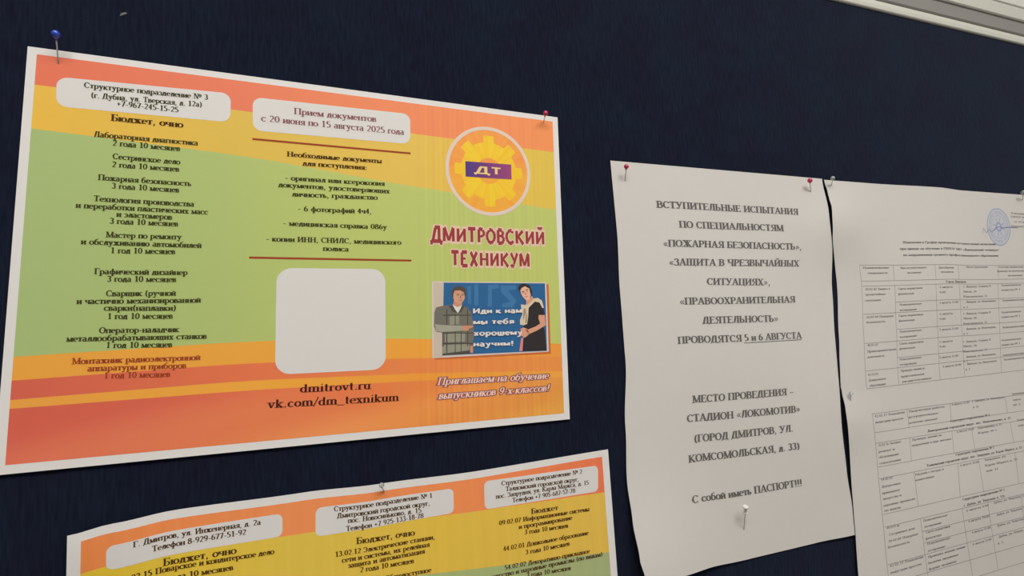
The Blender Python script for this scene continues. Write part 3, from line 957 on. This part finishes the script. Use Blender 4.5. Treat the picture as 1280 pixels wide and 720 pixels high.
def zp(x, y):
    """measuring frame of the picture -> page mm"""
    t = (y - 80) / 590.0
    s_ = (x - (128 + 4 * t)) / (917 + 13 * t)
    y0 = 75 + 10 * s_
    y1 = 690 - 50 * s_
    t = (y - y0) / (y1 - y0)
    (a0, b0), (a1, b1), (a2, b2), (a3, b3) = PQ
    return ((a0 * (1 - s_) + a1 * s_) * (1 - t) + (a3 * (1 - s_) + a2 * s_) * t, (b0 * (1 - s_) + b1 * s_) * (1 - t) + (b3 * (1 - s_) + b2 * s_) * t)


def patch(name, rgb, polys, lvl, parent=None, join=None):
    m = mat('print_%d_%d_%d' % rgb, ink(*rgb), .65)
    v, f = [], []
    for P in polys:
        k = len(v)
        v += [p1.at(*zp(x, y), lvl) for x, y in P]
        f.append(tuple(range(k + len(P) - 1, k - 1, -1)))
    return link(name, v, f, m, parent or pic)


def oval(cx, cy, rx, ry, n=18, a0=0, a1=360):
    return [(cx + rx * math.cos(math.radians(a0 + (a1 - a0) * i / n)), cy + ry * math.sin(math.radians(a0 + (a1 - a0) * i / n))) for i in range(n)]


def R_(x0, y0, x1, y1):
    return [(x0, y0), (x1, y0), (x1, y1), (x0, y1)]


patch('picture_wall', (196, 182, 164), [[(140, 84), (216, 85), (212, 676), (142, 682)]], 4)
patch('picture_wall', (44, 96, 142), [[(216, 85), (1033, 93), (1046, 632), (206, 668)]], 5)
patch('picture_wall', (62, 114, 158), [[(450, 100), (482, 100), (482, 270), (450, 270)], [(560, 105), (640, 100), (650, 130), (590, 140), (590, 280), (556, 280)], [(660, 110), (790, 110), (790, 140), (720, 150), (790, 230), (760, 285), (670, 285), (675, 255), (740, 240), (665, 165)], [(395, 120), (425, 110), (425, 260), (400, 250)]], 6)
patch('picture_person', (112, 108, 98), [[(146, 325), (160, 285), (215, 272), (262, 268), (345, 268), (395, 285), (425, 320), (438, 400), (446, 450), (450, 520), (430, 600), (412, 625), (205, 664), (207, 480), (160, 478), (144, 440)]], 7)
patch('picture_person', (142, 142, 124), [[(207, 590), (412, 570), (410, 628), (205, 662)], [(260, 360), (330, 345), (335, 420), (262, 425)], [(225, 500), (380, 490), (376, 560), (225, 565)]], 8)
patch('picture_person', (76, 76, 68), [R_(210, 345, 425, 353), R_(210, 488, 440, 495), R_(208, 570, 440, 580), R_(235, 300, 243, 650), R_(300, 340, 306, 650), R_(345, 480, 351, 640), R_(395, 300, 402, 600), [(255, 275), (285, 268), (318, 330), (280, 320)], [(350, 268), (372, 278), (350, 325), (325, 332)], [(206, 655), (412, 630), (410, 655), (206, 668)], R_(206, 480, 214, 600)], 9)
patch('picture_person', (158, 156, 138), [[(150, 420), (215, 428), (345, 432), (365, 440), (360, 472), (215, 484), (160, 478)]], 10)
patch('picture_person', (214, 208, 202), [[(282, 262), (356, 262), (342, 300), (323, 332), (300, 300)]], 10)
patch('picture_person', (198, 138, 110), [[(292, 225), (358, 225), (354, 268), (324, 284), (288, 268)], [(356, 434), (400, 432), (438, 432), (444, 444), (410, 456), (402, 474), (362, 476)], [(412, 600), (440, 590), (440, 650), (420, 650)]], 11)
patch('picture_person', (202, 152, 124), [oval(332, 190, 47, 64)], 12)
patch('picture_person', (86, 70, 60), [[(278, 200), (280, 150), (300, 122), (345, 112), (380, 135), (388, 185), (376, 200), (370, 165), (340, 148), (300, 150), (290, 175), (288, 205)], R_(312, 176, 334, 181), R_(350, 177, 368, 182), R_(318, 186, 330, 191), R_(352, 187, 364, 192)], 13)
patch('picture_person', (164, 96, 84), [R_(332, 226, 356, 231), [(340, 190), (346, 190), (350, 211), (338, 211)]], 14)
# second man
patch('picture_person', (48, 44, 44), [[(850, 300), (890, 250), (980, 225), (1015, 280), (1030, 350), (1000, 400), (1028, 470), (1042, 630), (836, 636), (842, 540), (850, 480), (846, 400)]], 7)
patch('picture_person', (208, 192, 166), [[(828, 262), (862, 268), (930, 216), (972, 210), (1006, 232), (1022, 290), (1008, 292), (985, 248), (945, 240), (892, 290), (888, 360), (878, 420), (850, 430), (820, 425), (818, 390), (840, 340), (830, 300)]], 9)
patch('picture_person', (158, 138, 112), [[(850, 300), (866, 290), (870, 330), (850, 380), (842, 400)], [(868, 350), (880, 330), (876, 410), (862, 415)]], 10)
patch('picture_person', (210, 150, 122), [[(872, 225), (925, 195), (932, 225), (890, 262), (872, 268)], [(976, 348), (1030, 348), (1036, 430), (965, 470), (890, 502), (868, 470), (950, 440), (990, 415), (976, 380)], [(822, 458), (850, 448), (880, 460), (896, 500), (866, 524), (846, 530), (836, 512), (806, 524), (808, 508), (826, 492)]], 11)
patch('picture_person', (224, 174, 150), [[(822, 150), (842, 116), (880, 108), (908, 130), (914, 180), (896, 225), (874, 232), (846, 205), (830, 178)]], 12)
patch('picture_person', (52, 42, 40), [[(804, 132), (818, 102), (865, 92), (902, 110), (922, 160), (916, 200), (906, 170), (898, 134), (862, 116), (834, 130), (820, 156)], R_(836, 156, 856, 161), [(868, 144), (888, 138), (889, 143), (869, 150)], R_(842, 166, 854, 170), R_(872, 154, 884, 159)], 13)
patch('picture_person', (178, 104, 96), [[(860, 200), (884, 194), (885, 199), (862, 205)], [(861, 165), (866, 165), (872, 184), (864, 186)]], 14)
patch('picture_person', (206, 132, 128), [[(828, 530), (846, 530), (838, 634), (812, 634)]], 8)
WHT = mat('picture_lettering', ink(216, 210, 204), .6)
for s_, xa, xb, yt, yb in (('Иди к нам', 442, 832, 292, 338), ('мы тебя', 448, 765, 380, 424), ('хорошему', 450, 834, 468, 514), ('научим!', 448, 762, 556, 600)):
    sans(p1, 'picture_text', s_, xa, xb, yt, yb, 16, WHT, pic, wt=.2, tilt=-6, mapf=lambda x, y: zp(x, y))

# ---- second poster: bands and panels
q0 = lambda u: 4.2
q1 = smooth_curve([(4, 19), (104, 21.2), (204, 23.6), (292, 27.5)])
q2 = smooth_curve([(4, 44), (105, 49), (203, 57), (292, 66)])
q3 = lambda u: 155.0
q4 = lambda u: 206.0
for a, c, stp, am in ((q0, q1, [(4, (228, 134, 74)), (100, (232, 140, 84)), (200, (236, 138, 82)), (293, (226, 118, 78))], 4),
                      (q1, q2, [(4, (220, 186, 52)), (100, (216, 186, 74)), (180, (220, 184, 70)), (293, (218, 180, 78))], 3),
                      (q2, q3, [(4, (160, 180, 116)), (150, (164, 180, 116)), (293, (162, 172, 122))], 3),
                      (q3, q4, [(4, (206, 96, 76)), (293, (224, 148, 68))], 3)):
    p2.strip('colour_band', a, c, 5.4, 292.0, 1, BANDM, OB['p2'], su=2.0, sv=6, color=(lambda st_: (lambda u, v: ink(*[x + math.sin(u * 1.7) * .9 + math.sin(u * .6) * 1.2 for x in lerp3(st_, u)])))(stp))
p2.plaque('text_panel', [(15.4, 10.2), (94, 9.1), (93.9, 20.8), (15.5, 21.3)], 3.2, 2, PLAQ, OB['p2'])
p2.plaque('text_panel', [(110.8, 9.1), (188.8, 8.1), (188.4, 22.4), (110.4, 24.1)], 3.2, 2, PLAQ, OB['p2'])
p2.plaque('text_panel', [(208.3, 6.8), (288.4, 9.4), (287.2, 26.1), (207.8, 23.6)], 3.2, 2, PLAQ, OB['p2'])

# ---- all written lines
#        cap  T    t    slant ink  yc
STY = {'n': (3.05, .20, .095, 0, INKG, .33), 'm': (3.05, .20, .095, 0, INKR, .33), 'h': (3.6, .20, .08, 0, INKB, .36),
       'k': (3.05, .20, .095, 0, INKB, .33), 'q': (3.9, .17, .08, 0, INKM, .36), 'w': (4.5, .17, .07, 0, mat('url_ink', ink(66, 26, 20), .8), .36),
       'n2': (2.75, .19, .095, 0, INKB, .33), 'n3': (2.75, .19, .095, 0, INKB, .33), 'h2': (3.5, .18, .08, 0, INKB, .36), 'h3': (3.2, .18, .08, 0, INKB, .36),
       'b': (5.3, .21, .085, 0, INKC, .5), 'c': (2.05, .2, .12, 0, INKC, .33), 'd': (1.85, .17, .12, 0, INKD, .33)}
tables = {'s3': ([], []), 's4': ([], [])}
for sh, sty, text, uL, vL, uR, vR in TEXT:
    if sty == 'T':
        continue
    S_ = SH[sh]
    if sty == 'i':
        v, f = write(S_, text, uL, vL, uR, vR, 4.4, 2, .2, .1, .22, grow=.2, yc=.36)
        link('text_outline', v, f, mat('outline_ink', ink(140, 72, 80), .7), OB[sh])
        v, f = write(S_, text, uL, vL, uR, vR, 4.4, 3.5, .15, .075, .22, yc=.36)
        link('text_line', v, f, mat('invitation_ink', ink(232, 200, 186), .7), OB[sh])
        continue
    cap, T_, t_, sl, m_, yc = STY[sty]
    if sh in tables:
        V, F = tables[sh]
        v, f = write(S_, text, uL, vL, uR, vR, cap, 1, T_, t_, yc=yc)
        k = len(V)
        V += v
        F += [tuple(i + k for i in q) for q in f]
        if sty == 'c':
            link('text_line', v, f, m_, OB[sh])
            del V[k:]
            del F[-len(f):]
        continue
    if text.startswith('С собой'):
        yc = .4
    elif text[0] in '+':
        yc = .5
    elif text[0] in '123':
        yc = .4
    v, f = write(S_, text, uL, vL, uR, vR, cap, 3, T_, t_, sl, yc=yc)
    link('text_line', v, f, m_, OB[sh])
for sh in tables:
    o = link('table_text', tables[sh][0], tables[sh][1], INKD, OB[sh])
    o['kind'] = 'stuff'
s2.strip('underline', lambda u: 138.2, lambda u: 138.75, 109.7, 171.1, 2, INKC, OB['s2'])


# ---- ruled tables
def grid(S_, parent, hl, vl):
    V, F = [], []

    def run(pa, pb, wdt, horizontal):
        L_ = math.hypot(pb[0] - pa[0], pb[1] - pa[1])
        n = max(1, int(L_ / 6))
        k = len(V)
        for i in range(n + 1):
            a = i / n
            u, v = pa[0] + (pb[0] - pa[0]) * a, pa[1] + (pb[1] - pa[1]) * a
            for sgn in (-.5, .5):
                V.append(S_.at(u + (0 if horizontal else sgn * wdt), v + (sgn * wdt if horizontal else 0), 2))
        for i in range(n):
            F.append((k + 2 * i, k + 2 * i + 1, k + 2 * i + 3, k + 2 * i + 2))
    for v, a, c in hl:
        run((a, v), (c, v + (c - a) * .006), .38, True)
    for (ua, va), (ub, vb) in vl:
        run((ua, va), (ub, vb), .38, False)
    link('table_grid', V, F, mat('rule_ink', (0.27, 0.255, 0.24, 1), .8), parent)


grid(s3, OB['s3'], [(75.2, 31, 286), (89.4, 31.5, 286), (93.8, 31.8, 286), (118.4, 32, 284), (143.6, 32, 282), (167, 31.8, 280), (181.9, 31.2, 278),
                    (109.2, 75, 284), (133.6, 75, 283), (158.4, 74, 281)],
     [((31, 75.2), (31, 181.9)), ((75.9, 75.5), (75.6, 89.7)), ((136.3, 75.8), (135.8, 90)), ((171.8, 76), (171.4, 90)), ((237, 76.3), (236.5, 90.6)), ((286, 76.6), (278, 183.4)),
      ((75.4, 94), (73, 182.1)), ((134.8, 94.4), (131, 182.5)), ((170.8, 94.6), (168.2, 182.7)), ((234.6, 95), (227.3, 183))])
grid(s4, OB['s4'], [(20.2, 31, 268), (36.2, 31.8, 268), (45.2, 32, 267), (65.1, 32.5, 266), (74.8, 33, 265), (104.4, 34, 262), (114.8, 34.6, 262),
                    (126.2, 81, 261), (136, 82.4, 260), (145.2, 35, 260), (160.2, 35, 259), (176, 35, 258)],
     [((31, 20.2), (34.8, 176)), ((76, 20.6), (75.8, 36.4)), ((75.4, 45.5), (75.4, 65.3)), ((77.4, 75), (78.9, 104.6)), ((80.2, 115), (83.5, 176)),
      ((136, 20.8), (134.4, 36.8)), ((134, 46), (134.2, 65.8)), ((138, 75.5), (136.6, 105)), ((137.4, 115.4), (142, 176.8)),
      ((221, 21.4), (221.6, 37.2)), ((163, 46), (165, 66)), ((224, 46.2), (226, 66.2)), ((169, 76), (171, 105.2)), ((226, 76), (226.5, 105.6)), ((175, 116), (179, 176)), ((227, 116.4), (228, 176.4)), ((268, 21.6), (258, 177.3))])

# ---- round blue stamp and signature on the upper schedule
V, F = [], []


def ringpts(cu, cv, r0, r1, a0, a1, n=40):
    k = len(V)
    for i in range(n + 1):
        a = math.radians(a0 + (a1 - a0) * i / n)
        for r in (r0, r1):
            V.append(s3.at(cu + r * math.cos(a), cv - r * .97 * math.sin(a), 1 if r0 < 1 else 1.6))
    for i in range(n):
        F.append((k + 2 * i, k + 2 * i + 1, k + 2 * i + 3, k + 2 * i + 2))


SU, SV = 245.5, 36.2
ringpts(SU, SV, .1, 19.4, 0, 360, 60)
link('stamp_tint', V, F, mat('stamp_tint', (0.575, 0.575, 0.60, 1), .8), OB['s3'])
V, F = [], []
ringpts(SU, SV, 19.3, 20.4, 0, 360, 60)
ringpts(SU, SV, 12.0, 12.6, 0, 360, 40)
for i in range(54):           # lettering round the rim reads only as short strokes
    a = i * 360 / 54
    if i % 9 != 8:
        ringpts(SU, SV, 14.2, 17.4, a, a + 2.4, 1)
for a0 in (20, 70, 110, 160, 200, 250, 290, 340):
    ringpts(SU, SV, 3 + (a0 % 3), 10, a0, a0 + 9, 2)
ringpts(SU, SV, 3.0, 5.2, 0, 360, 16)
link('ink_stamp', V, F, mat('stamp_ink', (0.34, 0.38, 0.56, 1), .8), OB['s3'])['label'] = 'round pale blue ink stamp'
pts = [(216, 44), (219, 38), (223, 43), (228, 39), (233, 42), (240, 37), (247, 36), (252, 37), (262, 36.4), (280, 36.5)]
V, F = [], []
for i, (u, v) in enumerate(pts):
    V += [s3.at(u, v - .35, 3), s3.at(u, v + .35, 3)]
    if i:
        F.append((2 * i - 2, 2 * i - 1, 2 * i + 1, 2 * i))
link('signature', V, F, mat('pen_blue', (0.14, 0.17, 0.34, 1), .7), OB['s3'])

# ------------------------------------------------------------------ pins
STEEL = mat('pin_steel', (0.62, 0.60, 0.58, 1), .3, .5, metal=.85)


def turned(profile_, a, b_, seg=20):
    """surface of revolution: profile (distance along a->b in mm, radius mm)"""
    d = (b_ - a).normalized()
    x = d.orthogonal().normalized()
    y = d.cross(x)
    v, f = [], []
    for (t, r) in profile_:
        for i in range(seg):
            q = 2 * math.pi * i / seg
            v.append(a + d * (t * .001) + (x * math.cos(q) + y * math.sin(q)) * (r * .001))
    for j in range(len(profile_) - 1):
        for i in range(seg):
            k = (i + 1) % seg
            f.append((j * seg + i, j * seg + k, (j + 1) * seg + k, (j + 1) * seg + i))
    f.append(tuple(reversed(range(seg))))
    f.append(tuple((len(profile_) - 1) * seg + i for i in range(seg)))
    return v, f


def along(X, Y, h):
    k = h / CAM[2]
    return W(X + (CAM[0] - X) * k, Y + (CAM[1] - Y) * k, h)


def pin(headc, foot, h_head, h_foot, m, label, rad=2.0, kind='ball'):
    a = along(foot[0], foot[1], h_foot)          # where the needle goes into the paper
    c = along(headc[0], headc[1], h_head)
    d = (c - a).normalized()
    L_ = (c - a).length * 1000
    tip = a - d * .004
    root = bpy.data.objects.new('push_pin', None)
    root.location = a
    root.empty_display_size = .005
    sc.collection.objects.link(root)
    bpy.context.view_layer.update()
    tag(root, label, 'pin')
    v, f = turned([(0, .05), (1, .32), (4 + L_, .32)], tip, c, 10)
    link('needle', v, f, STEEL, root, smooth=True)
    if kind == 'ball':
        pr = [(-rad * math.cos(math.radians(t)), max(.02, rad * math.sin(math.radians(t)))) for t in range(0, 181, 15)]
        pr = [(-rad - .9, .45), (-rad * .95, .8)] + pr[2:]
    else:
        pr = [(-4.4, 1.5), (-3.6, 1.6), (-3.2, 1.1), (.4, 1.3), (1.0, 2.0), (1.9, 2.0), (2.2, 1.6)]
    v, f = turned(pr, c, c + d, 20)
    link('head', v, f, m, root, smooth=(kind == 'ball'))
    return root


def plastic(name, col, tr=0.0):
    m = mat(name, col, .18, .6)
    m.node_tree.nodes['Principled BSDF'].inputs['Transmission Weight'].default_value = tr
    return m


BLUE = plastic('pin_blue', (0.035, 0.07, 0.50, 1))
RED = plastic('pin_red', (0.56, 0.03, 0.10, 1))
CLEAR = plastic('pin_clear', (0.75, 0.80, 0.80, 1), .75)
WHITE = plastic('pin_white', (0.72, 0.69, 0.64, 1))
pin((11.5, 9.1), (13.4, -6.3), 8, .7, BLUE, 'blue ball-headed pin at the top left corner of the upper orange poster', 1.95)
pin((287.9, 1.9), (286.1, -4.8), 7, .7, RED, 'red ball-headed pin at the top right corner of the upper orange poster', 1.8)
pin((351.7, -30.9), (349.8, -41.7), 7, .9, RED, 'red ball-headed pin at the top left corner of the white capital-letter notice', 1.75)
pin((536.2, -26.8), (535.9, -36.7), 7, 1.6, RED, 'red ball-headed pin at the top right corner of the white capital-letter notice', 2.0)
pin((564.2, -22.4), (561.2, -29.9), 7, 1.0, CLEAR, 'clear ball-headed pin at the top left corner of the stamped schedule sheet', 1.8)
pin((438, -286), (435, -300.9), 9, 1.2, WHITE, 'off-white push pin below the last line of the white capital-letter notice', 2.0, 'push')
pin((560, -209.4), (558.3, -216.6), 6, 3.2, CLEAR, 'clear pin at the top left corner of the lower, unstamped schedule sheet', 1.5)
pin((174.2, -236.6), (175.6, -240.4), 5, .7, CLEAR, 'clear pin at the top middle of the lower orange poster', 1.5)
pin((849.9, -14.6), (846.4, -23.1), 7, .9, CLEAR, 'clear pin at the top right corner of the stamped schedule sheet', 2.0)
